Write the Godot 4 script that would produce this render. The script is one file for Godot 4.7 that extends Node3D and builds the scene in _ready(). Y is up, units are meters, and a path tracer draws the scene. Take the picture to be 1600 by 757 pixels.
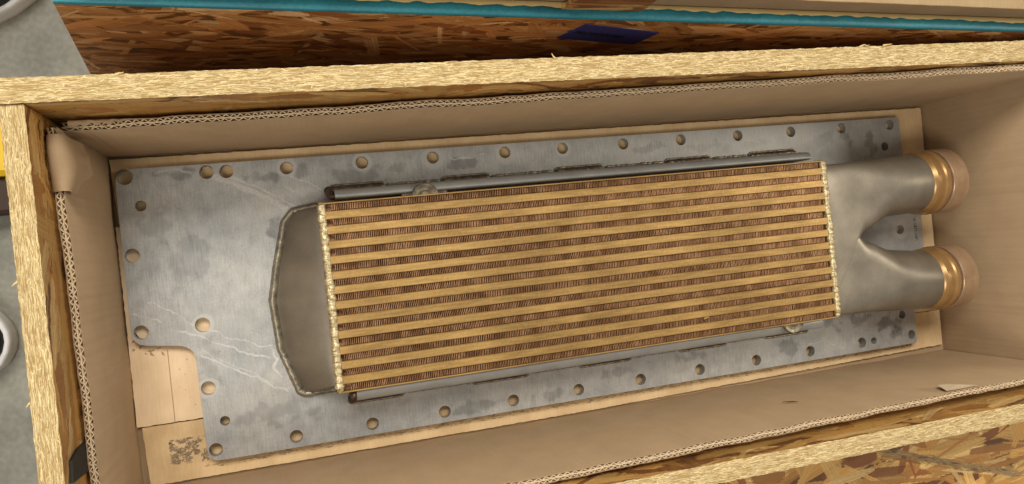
extends Node3D

var rng := RandomNumberGenerator.new()
var M := {}

# ------------------------------------------------------------------ helpers
func meta(o: Node, label: String, category: String, group := "") -> void:
	o.set_meta("label", label)
	o.set_meta("category", category)
	if group != "":
		o.set_meta("group", group)

func thing(called: String, at: Vector3, label: String, category: String, group := "") -> Node3D:
	var o := Node3D.new()
	o.name = called
	add_child(o, true)
	o.position = at
	meta(o, label, category, group)
	return o

func put(called: String, mesh: Mesh, material: Material, parent: Node, at := Vector3.ZERO) -> MeshInstance3D:
	var o := MeshInstance3D.new()
	o.name = called
	o.mesh = mesh
	if material:
		o.material_override = material
	parent.add_child(o, true)
	o.position = at
	return o

func nz(seed_: int, freq: float, oct := 3) -> FastNoiseLite:
	var n := FastNoiseLite.new()
	n.seed = seed_
	n.noise_type = FastNoiseLite.TYPE_SIMPLEX_SMOOTH
	n.frequency = freq
	n.fractal_type = FastNoiseLite.FRACTAL_FBM
	n.fractal_octaves = oct
	return n

func begin() -> SurfaceTool:
	var st := SurfaceTool.new()
	st.begin(Mesh.PRIMITIVE_TRIANGLES)
	return st

func tri(st: SurfaceTool, a: Vector3, b: Vector3, c: Vector3) -> void:
	st.add_vertex(a); st.add_vertex(b); st.add_vertex(c)

func quad(st: SurfaceTool, a: Vector3, b: Vector3, c: Vector3, d: Vector3) -> void:
	tri(st, a, b, c); tri(st, a, c, d)

func finish(st: SurfaceTool) -> ArrayMesh:
	st.generate_normals()
	return st.commit()

# grid of points (rows of equal length) -> smooth surface; wrap joins last column with first
func sheet(st: SurfaceTool, rows: Array, wrap := false, smooth := 0) -> void:
	st.set_smooth_group(smooth)
	for i in rows.size() - 1:
		var a: PackedVector3Array = rows[i]
		var b: PackedVector3Array = rows[i + 1]
		var n := a.size()
		for j in (n if wrap else n - 1):
			var k := (j + 1) % n
			quad(st, a[j], b[j], b[k], a[k])

func cap(st: SurfaceTool, ring: PackedVector3Array, flip := false) -> void:
	var c := Vector3.ZERO
	for p in ring: c += p
	c /= ring.size()
	st.set_smooth_group(-1)
	for j in ring.size():
		var k := (j + 1) % ring.size()
		if flip: tri(st, c, ring[k], ring[j])
		else: tri(st, c, ring[j], ring[k])

# box with chamfered edges, centred on the origin
func cbox(size: Vector3, b: float) -> ArrayMesh:
	var st := begin()
	st.set_smooth_group(-1)
	add_cbox(st, Vector3.ZERO, size, b)
	return finish(st)

func add_cbox(st: SurfaceTool, c: Vector3, size: Vector3, b: float) -> void:
	var h := size * 0.5
	for ax in 3:
		var u := (ax + 1) % 3
		var v := (ax + 2) % 3
		for s in [-1.0, 1.0]:
			var q: Array = []
			for e in [[-1, -1], [1, -1], [1, 1], [-1, 1]]:
				var p := Vector3.ZERO
				p[ax] = s * h[ax]
				p[u] = e[0] * (h[u] - b)
				p[v] = e[1] * (h[v] - b)
				q.append(p + c)
			if s > 0: quad(st, q[3], q[2], q[1], q[0])
			else: quad(st, q[0], q[1], q[2], q[3])
		# edges parallel to ax
		for e in [[-1, -1], [1, -1], [1, 1], [-1, 1]]:
			var q2: Array = []
			for t in [[-1.0, 0], [1.0, 0], [1.0, 1], [-1.0, 1]]:
				var p := Vector3.ZERO
				p[ax] = t[0] * (h[ax] - b)
				if t[1] == 0:
					p[u] = e[0] * h[u]; p[v] = e[1] * (h[v] - b)
				else:
					p[u] = e[0] * (h[u] - b); p[v] = e[1] * h[v]
				q2.append(p + c)
			if e[0] * e[1] > 0: quad(st, q2[0], q2[1], q2[2], q2[3])
			else: quad(st, q2[3], q2[2], q2[1], q2[0])
	for sx in [-1.0, 1.0]:
		for sy in [-1.0, 1.0]:
			for sz in [-1.0, 1.0]:
				var a := c + Vector3(sx * h.x, sy * (h.y - b), sz * (h.z - b))
				var d := c + Vector3(sx * (h.x - b), sy * h.y, sz * (h.z - b))
				var f := c + Vector3(sx * (h.x - b), sy * (h.y - b), sz * h.z)
				if sx * sy * sz > 0: tri(st, a, f, d)
				else: tri(st, a, d, f)

# lumpy tube along a polyline
func tube(pts: PackedVector3Array, radii: PackedFloat32Array, sides := 10, flat_y := 1.0) -> ArrayMesh:
	var st := begin()
	var rows: Array = []
	for i in pts.size():
		var t := (pts[min(i + 1, pts.size() - 1)] - pts[max(i - 1, 0)]).normalized()
		var u := t.cross(Vector3.UP)
		if u.length() < 0.01: u = t.cross(Vector3.RIGHT)
		u = u.normalized()
		var v := u.cross(t).normalized()
		var r := PackedVector3Array()
		for k in sides:
			var a := TAU * k / sides
			r.append(pts[i] + u * cos(a) * radii[i] + v * sin(a) * radii[i] * flat_y)
		rows.append(r)
	sheet(st, rows, true, 1)
	cap(st, rows[0]); cap(st, rows[-1], true)
	return finish(st)

func resample(pts: PackedVector3Array, step: float) -> PackedVector3Array:
	var out := PackedVector3Array()
	for i in pts.size() - 1:
		var n := int(max(1.0, ceil(pts[i].distance_to(pts[i + 1]) / step)))
		for k in n:
			out.append(pts[i].lerp(pts[i + 1], float(k) / n))
	out.append(pts[-1])
	return out

func weld(pts: PackedVector3Array, r: float, rough: float, pitch: float, seed_: int, flat_y := 1.0, sides := 10) -> ArrayMesh:
	var p := resample(pts, 0.0011)
	var n1 := nz(seed_, 160.0, 2)
	var rad := PackedFloat32Array()
	var q := PackedVector3Array()
	var s := 0.0
	for i in p.size():
		if i > 0: s += p[i].distance_to(p[i - 1])
		var rip := absf(sin(PI * s / pitch))
		var k := 1.0 + rough * (0.9 * n1.get_noise_2d(s, 0.3) + 0.22 * (rip - 0.6))
		var endf: float = clamp(min(i, p.size() - 1 - i) / 2.0, 0.35, 1.0)
		rad.append(r * k * endf)
		q.append(p[i] + Vector3(n1.get_noise_2d(s, 5.0), 0.6 * n1.get_noise_2d(s, 11.0), n1.get_noise_2d(s, 17.0)) * r * rough * 0.7)
	return tube(q, rad, sides, flat_y)

# lathe around the x axis: profile of (x, r)
func lathe_x(profile: PackedVector2Array, sides := 64) -> ArrayMesh:
	var st := begin()
	for i in profile.size() - 1:
		var rows: Array = []
		for k in 2:
			var r := PackedVector3Array()
			for j in sides:
				var a := TAU * j / sides
				r.append(Vector3(profile[i + k].x, cos(a) * profile[i + k].y, sin(a) * profile[i + k].y))
			rows.append(r)
		sheet(st, rows, true, i + 1)
	return finish(st)

# ------------------------------------------------------------------ textures
func noise_bytes(w: int, h: int, seed_: int, freq: float, oct := 4, sx := 1, sy := 1) -> PackedByteArray:
	var n := nz(seed_, freq, oct)
	var im := n.get_seamless_image(maxi(8, w / sx), maxi(8, h / sy))
	im.convert(Image.FORMAT_L8)
	if sx > 1 or sy > 1:
		im.resize(w, h, Image.INTERPOLATE_CUBIC)
	return im.get_data()

func tex_from(w: int, h: int, data: PackedByteArray) -> ImageTexture:
	var im := Image.create_from_data(w, h, false, Image.FORMAT_RGB8, data)
	im.generate_mipmaps()
	return ImageTexture.create_from_image(im)

func height_normal(w: int, h: int, hd: PackedByteArray, strength: float) -> ImageTexture:
	var im := Image.create_from_data(w, h, false, Image.FORMAT_L8, hd)
	im.convert(Image.FORMAT_RGBA8)
	im.bump_map_to_normal_map(strength)
	im.generate_mipmaps()
	return ImageTexture.create_from_image(im)

# two-colour blend driven by a weighted sum of noises; returns [albedo, normal]
func blend_tex(w: int, h: int, layers: Array, weights: Array, c0: Color, c1: Color, contrast: float, bump: float, spots := 0.0) -> Array:
	var out := PackedByteArray(); out.resize(w * h * 3)
	var hd := PackedByteArray(); hd.resize(w * h)
	var n := layers.size()
	var r0 := c0.r * 255; var g0 := c0.g * 255; var b0 := c0.b * 255
	var dr := c1.r * 255 - r0; var dg := c1.g * 255 - g0; var db := c1.b * 255 - b0
	for i in w * h:
		var v := 0.0
		for k in n:
			v += (layers[k][i] / 255.0 - 0.5) * weights[k]
		var t: float = clampf(0.5 + v * contrast, 0.0, 1.0)
		if spots > 0.0 and layers[0][i] < 255.0 * spots:
			t *= 0.35
		out[i * 3] = int(r0 + dr * t); out[i * 3 + 1] = int(g0 + dg * t); out[i * 3 + 2] = int(b0 + db * t)
		hd[i] = int(t * 255)
	return [tex_from(w, h, out), height_normal(w, h, hd, bump)]

func material(pair: Array, rough: float, metal: float, scale: Vector3, triplanar := true, normal_amount := 1.0) -> StandardMaterial3D:
	var m := StandardMaterial3D.new()
	m.roughness = rough
	m.metallic = metal
	if pair.size() > 0:
		m.albedo_texture = pair[0]
	if pair.size() > 1 and normal_amount > 0.0:
		m.normal_enabled = true
		m.normal_texture = pair[1]
		m.normal_scale = normal_amount
	m.uv1_scale = scale
	if triplanar:
		m.uv1_triplanar = true
		m.uv1_world_triplanar = true
	m.texture_filter = BaseMaterial3D.TEXTURE_FILTER_LINEAR_WITH_MIPMAPS_ANISOTROPIC
	return m

func plain(c: Color, rough: float, metal := 0.0) -> StandardMaterial3D:
	var m := StandardMaterial3D.new()
	m.albedo_color = c
	m.roughness = rough
	m.metallic = metal
	return m

# oriented strand board: thousands of overlapping wood flakes
func osb_tex(w: int, h: int, count: int, seed_: int, palette: Array, hl_r := Vector2(26, 78), hw_r := Vector2(3, 13), sd := 0.30, cross := 0.2, base := Color(0.38, 0.24, 0.11)) -> Array:
	var r := RandomNumberGenerator.new()
	r.seed = seed_
	var col := PackedByteArray(); col.resize(w * h * 3)
	var hd := PackedByteArray(); hd.resize(w * h)
	var grain := noise_bytes(256, 256, seed_ + 5, 0.09, 3, 8, 1)
	for i in w * h:
		col[i * 3] = int(base.r * 255); col[i * 3 + 1] = int(base.g * 255); col[i * 3 + 2] = int(base.b * 255)
		hd[i] = 60
	for f in count:
		var cx := r.randf() * w
		var cy := r.randf() * h
		var ang := r.randfn(0.0, sd) if r.randf() > cross else r.randf_range(-1.5, 1.5)
		var hl := r.randf_range(hl_r.x, hl_r.y)
		var hw := r.randf_range(hw_r.x, hw_r.y)
		if r.randf() < 0.25: hw = r.randf_range(0.4, 1.0) * hw_r.x
		var c: Color = palette[r.randi() % palette.size()]
		var tone := r.randf_range(0.86, 1.1)
		var ca := cos(ang); var sa := sin(ang)
		var ex := int(absf(ca) * hl + absf(sa) * hw) + 1
		var ey := int(absf(sa) * hl + absf(ca) * hw) + 1
		var hz := int(r.randf_range(70, 230))
		var gofs := r.randi() % 256
		var taper := r.randf_range(0.1, 0.6)
		var slope := r.randf_range(-0.5, 0.5)
		for y in range(int(cy) - ey, int(cy) + ey + 1):
			var yy := posmod(y, h)
			for x in range(int(cx) - ex, int(cx) + ex + 1):
				var dx := x - cx
				var dy := y - cy
				var u := dx * ca + dy * sa
				var v := -dx * sa + dy * ca
				var gi := (posmod(int(v * 6.0) + gofs, 256)) * 256 + posmod(int(u * 0.7) + gofs, 256)
				var g := grain[gi] / 255.0 - 0.5
				var lim := hl + v * slope * 3.0 + g * 10.0
				if absf(u) > lim: continue
				var au := absf(u) / hl
				if absf(v) > hw * (1.0 - taper * au * au): continue
				var k := tone * (1.0 + 0.30 * g)
				var i := yy * w + posmod(x, w)
				var al := 0.84 + 0.4 * g
				col[i * 3] = int(clampf(lerpf(col[i * 3], c.r * k * 255.0, al), 0, 255))
				col[i * 3 + 1] = int(clampf(lerpf(col[i * 3 + 1], c.g * k * 255.0, al), 0, 255))
				col[i * 3 + 2] = int(clampf(lerpf(col[i * 3 + 2], c.b * k * 255.0, al), 0, 255))
				hd[i] = int(clampf(hz + g * 40.0, 0, 255))
	return [tex_from(w, h, col), height_normal(w, h, hd, 1.6)]

# ------------------------------------------------------------------ materials
func make_materials() -> void:
	# oriented strand board
	var pal := [Color(0.72, 0.54, 0.28), Color(0.78, 0.60, 0.34), Color(0.68, 0.48, 0.23), Color(0.79, 0.63, 0.37), Color(0.62, 0.41, 0.19), Color(0.74, 0.56, 0.30), Color(0.50, 0.29, 0.13), Color(0.83, 0.69, 0.45), Color(0.76, 0.58, 0.31)]
	var o := osb_tex(768, 768, 1500, 31, pal)
	M.osb = material(o, 0.55, 0.0, Vector3.ONE * 1.5, true, 0.8)
	var pal2 := [Color(0.74, 0.52, 0.30), Color(0.78, 0.58, 0.36), Color(0.68, 0.46, 0.25), Color(0.82, 0.64, 0.43), Color(0.54, 0.33, 0.18), Color(0.86, 0.73, 0.55), Color(0.70, 0.49, 0.28)]
	var o2 := osb_tex(768, 768, 3000, 77, pal2, Vector2(10, 44), Vector2(2.5, 9), 0.38, 0.25)
	M.osb_brown = material(o2, 0.5, 0.0, Vector3.ONE * 1.35, true, 0.8)
	# sawn edge of the strand board, laid along u
	var w := 1024; var h := 128
	var pale := [Color(0.88, 0.81, 0.65), Color(0.86, 0.785, 0.62), Color(0.835, 0.755, 0.58), Color(0.90, 0.84, 0.69), Color(0.87, 0.795, 0.63), Color(0.81, 0.72, 0.54), Color(0.89, 0.82, 0.66), Color(0.76, 0.66, 0.48), Color(0.85, 0.77, 0.60)]
	var e := osb_tex(w, h, 5200, 45, pale, Vector2(2, 12), Vector2(0.6, 1.8), 0.12, 0.10, Color(0.64, 0.53, 0.35))
	M.edge = material(e, 0.85, 0.0, Vector3.ONE, false, 0.08)
	M.edge.albedo_color = Color(0.97, 0.95, 0.90)
	# kraft board
	var k := blend_tex(512, 512, [noise_bytes(512, 512, 12, 0.012, 4), noise_bytes(512, 512, 13, 0.16, 3, 1, 10), noise_bytes(512, 512, 14, 0.25, 2)], [0.5, 0.18, 0.4], Color(0.575, 0.475, 0.355), Color(0.68, 0.57, 0.44), 0.9, 0.7)
	M.kraft = material(k, 0.72, 0.0, Vector3.ONE * 3.0, true, 0.35)
	var k2 := blend_tex(512, 512, [noise_bytes(512, 512, 22, 0.012, 4), noise_bytes(512, 512, 23, 0.2, 3, 1, 12), noise_bytes(512, 512, 24, 0.3, 2)], [0.9, 0.4, 0.4], Color(0.755, 0.625, 0.455), Color(0.86, 0.745, 0.57), 0.9, 0.7)
	M.pad = material(k2, 0.75, 0.0, Vector3.ONE * 3.5, true, 0.35)
	M.pad_pale = material(blend_tex(512, 512, [noise_bytes(512, 512, 26, 0.012, 4), noise_bytes(512, 512, 27, 0.2, 3, 1, 12), noise_bytes(512, 512, 28, 0.3, 2)], [0.9, 0.4, 0.4], Color(0.84, 0.72, 0.57), Color(0.92, 0.81, 0.67), 0.9, 0.7), 0.75, 0.0, Vector3.ONE * 3.5, true, 0.35)
	M.flute = plain(Color(0.84, 0.75, 0.62), 0.9)
	# brass bars
	var b := blend_tex(512, 512, [noise_bytes(512, 512, 41, 0.01, 5, 3, 1), noise_bytes(512, 512, 42, 0.2, 2, 16, 1), noise_bytes(512, 512, 43, 0.12, 3)], [0.7, 0.6, 0.35], Color(0.545, 0.425, 0.24), Color(0.74, 0.595, 0.365), 1.2, 0.8)
	M.brass = material(b, 0.46, 0.55, Vector3.ONE * 4.0, true, 0.3)
	var bw := blend_tex(256, 256, [noise_bytes(256, 256, 51, 0.06, 4), noise_bytes(256, 256, 52, 0.2, 2)], [1.0, 0.5], Color(0.60, 0.52, 0.38), Color(0.90, 0.84, 0.68), 1.4, 2.0)
	M.braze = material(bw, 0.42, 0.55, Vector3.ONE * 12.0, true, 0.8)
	var cu := blend_tex(512, 256, [noise_bytes(512, 256, 61, 0.02, 4), noise_bytes(512, 256, 62, 0.1, 3)], [1.3, 0.6], Color(0.50, 0.345, 0.225), Color(0.75, 0.57, 0.42), 1.3, 0.5)
	M.fin = material(cu, 0.42, 0.5, Vector3.ONE * 5.0, true, 0.0)
	M.fin_floor = material(cu, 0.6, 0.3, Vector3.ONE * 5.0, true, 0.0)
	# grey brown bronze of the tanks
	var t := blend_tex(512, 512, [noise_bytes(512, 512, 71, 0.012, 4), noise_bytes(512, 512, 72, 0.25, 2)], [1.1, 0.35], Color(0.43, 0.395, 0.345), Color(0.55, 0.51, 0.45), 1.1, 0.6)
	M.tank = material(t, 0.40, 0.5, Vector3.ONE * 3.0, true, 0.2)
	var cp := blend_tex(256, 256, [noise_bytes(256, 256, 81, 0.03, 4), noise_bytes(256, 256, 82, 0.2, 2, 1, 12)], [0.9, 0.5], Color(0.58, 0.465, 0.36), Color(0.71, 0.59, 0.47), 1.0, 0.5)
	M.collar = material(cp, 0.28, 0.35, Vector3.ONE * 5.0, true, 0.15)
	M.gold_braze = material(cp, 0.30, 0.5, Vector3.ONE * 6.0, true, 0.2)
	M.gold_braze.albedo_color = Color(1.0, 0.95, 0.78)
	# bare sheet steel and heat tinted welds
	var s := blend_tex(512, 512, [noise_bytes(512, 512, 91, 0.015, 4), noise_bytes(512, 512, 92, 0.2, 2, 12, 1)], [0.9, 0.4], Color(0.60, 0.61, 0.61), Color(0.72, 0.73, 0.73), 1.0, 0.5)
	M.rail = material(s, 0.45, 0.35, Vector3.ONE * 3.0, true, 0.2)
	var wt := blend_tex(256, 256, [noise_bytes(256, 256, 95, 0.05, 4)], [1.2], Color(0.33, 0.27, 0.23), Color(0.55, 0.48, 0.42), 1.2, 0.8)
	M.weld = material(wt, 0.4, 0.6, Vector3.ONE * 9.0, true, 0.6)
	var wl := blend_tex(256, 256, [noise_bytes(256, 256, 97, 0.05, 4)], [1.2], Color(0.43, 0.40, 0.35), Color(0.66, 0.62, 0.54), 1.3, 0.8)
	M.bead = material(wl, 0.42, 0.6, Vector3.ONE * 8.0, true, 0.4)
	# concrete
	var c := blend_tex(512, 512, [noise_bytes(512, 512, 101, 0.01, 5), noise_bytes(512, 512, 102, 0.12, 4)], [0.9, 0.5], Color(0.41, 0.40, 0.36), Color(0.57, 0.555, 0.505), 1.1, 1.0)
	M.concrete = material(c, 0.6, 0.0, Vector3.ONE * 1.6, true, 0.4)
	M.teal = material(blend_tex(256, 256, [noise_bytes(256, 256, 111, 0.03, 4, 4, 1), noise_bytes(256, 256, 112, 0.2, 2)], [0.9, 0.4], Color(0.08, 0.36, 0.41), Color(0.18, 0.52, 0.57), 1.2, 0.8), 0.5, 0.0, Vector3.ONE * 4.0, true, 0.4)
	M.black = plain(Color(0.05, 0.05, 0.05), 0.6)
	M.mark = plain(Color(0.13, 0.11, 0.09), 0.7)
	M.white = plain(Color(0.86, 0.86, 0.85), 0.5)
	M.navy = plain(Color(0.17, 0.18, 0.42), 0.6)
	M.navy_ink = plain(Color(0.04, 0.04, 0.09), 0.6)
	M.yellow = plain(Color(0.86, 0.70, 0.08), 0.5)
	M.dark_wood = plain(Color(0.22, 0.14, 0.09), 0.7)

# ------------------------------------------------------------------ steel plate
const PX0 := -0.08
const PZ0 := -0.30
const PW := 1.02
const PH := 0.32

func plate_material() -> StandardMaterial3D:
	var w := 1632; var h := 512
	var lum := PackedFloat32Array(); lum.resize(w * h)
	var n1 := noise_bytes(w, h, 201, 0.006, 5)
	var n2 := noise_bytes(w, h, 202, 0.03, 4)
	var n3 := noise_bytes(w, h, 203, 0.35, 2, 1, 14)
	var n4 := noise_bytes(w, h, 204, 0.2, 2)
	for i in w * h:
		lum[i] = 0.64 + (n1[i] - 127) * 0.00035 + (n2[i] - 127) * 0.0003 + (n3[i] - 127) * 0.0003 + (n4[i] - 127) * 0.00022
	# oil and soot stains with ragged outlines
	var stains := [[-0.0127, -0.2852, 0.030, 0.006, 0.13], [0.0673, -0.2751, 0.0202, 0.006, 0.13], [0.0812, -0.2218, 0.013, 0.0105, 0.15], [0.1131, -0.2783, 0.0101, 0.006, 0.10], [0.2903, -0.2743, 0.0216, 0.006, 0.12], [0.7713, -0.2728, 0.0155, 0.0095, 0.16], [0.8056, -0.2681, 0.0131, 0.0087, 0.16], [0.8453, -0.2595, 0.0102, 0.015, 0.14], [0.7567, -0.0315, 0.0155, 0.0105, 0.14], [0.8016, -0.0299, 0.0198, 0.0125, 0.18], [0.8415, -0.0204, 0.018, 0.0125, 0.18], [0.8552, -0.0057, 0.012, 0.0075, 0.14], [0.3649, -0.0009, 0.0216, 0.006, 0.10], [0.272, 0.0, 0.0288, 0.0057, 0.10], [0.5495, -0.0153, 0.0173, 0.006, 0.10], [0.6859, -0.008, 0.0131, 0.0075, 0.12], [0.5203, -0.275, 0.0203, 0.0067, 0.10], [0.1729, -0.2689, 0.0288, 0.009, 0.09], [0.2153, -0.2748, 0.0144, 0.006, 0.08], [0.6702, -0.2711, 0.0187, 0.006, 0.10], [-0.0041, -0.1972, 0.0216, 0.02, 0.05], [-0.0355, -0.2362, 0.0216, 0.015, 0.06], [0.06, -0.0294, 0.0388, 0.012, 0.07], [0.45, -0.012, 0.03, 0.006, 0.08], [0.60, -0.272, 0.03, 0.007, 0.08], [0.74, -0.262, 0.02, 0.009, 0.1], [0.0, -0.085, 0.01, 0.03, 0.05]]
	for s in stains:
		var cx: float = (s[0] - PX0) / PW * w
		var cy: float = (s[1] - PZ0) / PH * h
		var rx: float = s[2] / PW * w * 1.15
		var ry: float = s[3] / PH * h * 1.25
		for y in range(maxi(0, int(cy - ry * 1.6)), mini(h, int(cy + ry * 1.6))):
			for x in range(maxi(0, int(cx - rx * 1.6)), mini(w, int(cx + rx * 1.6))):
				var i := y * w + x
				var d := sqrt(pow((x - cx) / rx, 2) + pow((y - cy) / ry, 2)) + (n2[i] - 127) * 0.006 + (n1[i] - 127) * 0.003
				if d < 1.0:
					lum[i] -= 0.95 * s[4] * smoothstep(1.0, 0.45, d) * (0.75 + (n4[i] - 127) * 0.003)
	# pale run marks and dried liquid
	var runs := [[[-0.0489, -0.1598], [-0.0309, -0.1491], [-0.0181, -0.1376], [-0.0003, -0.1261], [0.0196, -0.1148], [0.0497, -0.1006], [0.0655, -0.0985]],
		[[-0.0647, -0.1488], [-0.0449, -0.1398], [-0.0281, -0.1278], [-0.0048, -0.1181], [0.0186, -0.1050], [0.0609, -0.0843]],
		[[-0.0049, -0.1049], [0.0051, -0.0936], [0.0318, -0.0798], [0.0616, -0.0599], [0.0769, -0.0514]],
		[[-0.0037, -0.0982], [0.0107, -0.0875], [0.0464, -0.0676], [0.0766, -0.0481]],
		[[0.0236, -0.2805], [0.0475, -0.2686], [0.0718, -0.2565], [0.0960, -0.2388]],
		[[0.0331, -0.2817], [0.0573, -0.2711], [0.0816, -0.2577], [0.1029, -0.2422]],
		[[0.1028, -0.2743], [0.1185, -0.2662], [0.1309, -0.2570]],
		[[0.0953, -0.2647], [0.1076, -0.2569], [0.1165, -0.2465]],
		[[0.2740, -0.2842], [0.2822, -0.2785], [0.2995, -0.2802], [0.3171, -0.2833]],
		[[0.0623, -0.0989], [0.0686, -0.0845], [0.0632, -0.0752], [0.0717, -0.0638]],
		[[0.7195, -0.0075], [0.7397, -0.0130], [0.7534, -0.0044], [0.7722, 0.0041]],
		[[-0.03, -0.288], [-0.008, -0.290], [0.004, -0.284]]]
	var wid := [1.7, 2.0, 1.5, 2.2, 5.5, 4.0, 1.4, 1.4, 1.8, 2.6, 1.6, 1.5]
	var wob := nz(333, 0.022, 2)
	for q in runs.size():
		var pts := PackedVector3Array()
		for p in runs[q]:
			pts.append(Vector3((p[0] - PX0) / PW * w, 0, (p[1] - PZ0) / PH * h))
		pts = resample(pts, 0.7)
		for a in pts.size():
			var p := pts[a]
			var ox := wob.get_noise_2d(a, q * 40.0) * 4.0
			var oz := wob.get_noise_2d(a, q * 40.0 + 20.0) * 5.0
			var rr: float = wid[q] * (0.8 + 0.7 * wob.get_noise_2d(a * 0.7, q * 40.0 + 60.0))
			for y in range(int(p.z + oz - rr - 1), int(p.z + oz + rr + 2)):
				for x in range(int(p.x + ox - rr - 1), int(p.x + ox + rr + 2)):
					if x < 0 or y < 0 or x >= w or y >= h: continue
					var d := Vector2(x - p.x - ox, y - p.z - oz).length() / rr
					if d < 1.0:
						var i := y * w + x
						var target: float = (0.745 if wid[q] < 3.5 else 0.715) + (n4[i] - 127) * 0.0004
						lum[i] = maxf(lum[i], lerpf(lum[i], target, smoothstep(1.0, 0.4, d) * 0.42))
	# pale rings where washers sat
	for rg in [[0.2563, -0.2825, 0.0135], [0.1778, -0.2832, 0.011], [0.3405, -0.2817, 0.012], [0.0, -0.1287, 0.0115], [0.8796, -0.1416, 0.013], [0.4111, -0.2821, 0.010], [-0.001, -0.0635, 0.011], [0.0986, -0.2842, 0.011]]:
		var cx: float = (rg[0] - PX0) / PW * w
		var cy: float = (rg[1] - PZ0) / PH * h
		var r: float = rg[2] / PW * w
		for y in range(maxi(0, int(cy - r - 2)), mini(h, int(cy + r + 2))):
			for x in range(int(cx - r - 2), int(cx + r + 2)):
				var d := Vector2(x - cx, y - cy).length() / r + (n2[y * w + x] - 127) * 0.0015
				if d < 1.0:
					var i := y * w + x
					lum[i] = lerpf(lum[i], 0.71, 0.65 * smoothstep(1.0, 0.9, d))
	# fine handling scratches
	var r2 := RandomNumberGenerator.new(); r2.seed = 5
	for q in 520:
		var ax := r2.randf() * w; var ay := r2.randf() * h
		var an := r2.randfn(1.5, 0.35) if r2.randf() < 0.7 else r2.randf() * TAU
		var ln := r2.randf_range(6, 46)
		var dv := r2.randf_range(-0.05, 0.055)
		for k in int(ln):
			var x := int(ax + cos(an) * k); var y := int(ay + sin(an) * k)
			if x >= 0 and y >= 0 and x < w and y < h:
				lum[y * w + x] += dv
	# pinhead specks
	for q in 160:
		var x := r2.randi() % (w - 4); var y := r2.randi() % (h - 4)
		var dv := r2.randf_range(-0.22, 0.12)
		for yy in 2:
			for xx in (1 + r2.randi() % 2):
				lum[(y + yy) * w + x + xx] += dv
	var out := PackedByteArray(); out.resize(w * h * 3)
	var ro := PackedByteArray(); ro.resize(w * h)
	for i in w * h:
		var l := clampf(lum[i], 0.1, 0.95)
		var tint := (n1[i] - 127) * 0.0001
		out[i * 3] = int(clampf(l * (1.0 + tint), 0, 1) * 255)
		out[i * 3 + 1] = int(l * 0.988 * 255)
		out[i * 3 + 2] = int(clampf(l * (0.965 - tint), 0, 1) * 255)
		ro[i] = int(clampf(0.47 + (l - 0.6) * 0.4 + (n2[i] - 127) * 0.0003, 0.2, 0.8) * 255)
	var m := StandardMaterial3D.new()
	m.albedo_texture = tex_from(w, h, out)
	var rim := Image.create_from_data(w, h, false, Image.FORMAT_L8, ro)
	m.roughness_texture = ImageTexture.create_from_image(rim)
	m.roughness = 1.0
	m.metallic = 0.45
	m.normal_enabled = true
	m.normal_texture = height_normal(w, h, n3, 0.5)
	m.normal_scale = 0.25
	m.texture_filter = BaseMaterial3D.TEXTURE_FILTER_LINEAR_WITH_MIPMAPS_ANISOTROPIC
	return m

func rounded(poly: Array, steps := 7) -> PackedVector2Array:
	# entries: [x, z, radius]
	var out := PackedVector2Array()
	var n := poly.size()
	for i in n:
		var p := Vector2(poly[i][0], poly[i][1])
		var a := Vector2(poly[(i + n - 1) % n][0], poly[(i + n - 1) % n][1])
		var b := Vector2(poly[(i + 1) % n][0], poly[(i + 1) % n][1])
		var r: float = poly[i][2]
		if r <= 0.0:
			out.append(p); continue
		var s := p + (a - p).normalized() * r
		var e := p + (b - p).normalized() * r
		for k in steps + 1:
			var t := float(k) / steps
			out.append(s.lerp(p, t).lerp(p.lerp(e, t), t))
	return out

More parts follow.
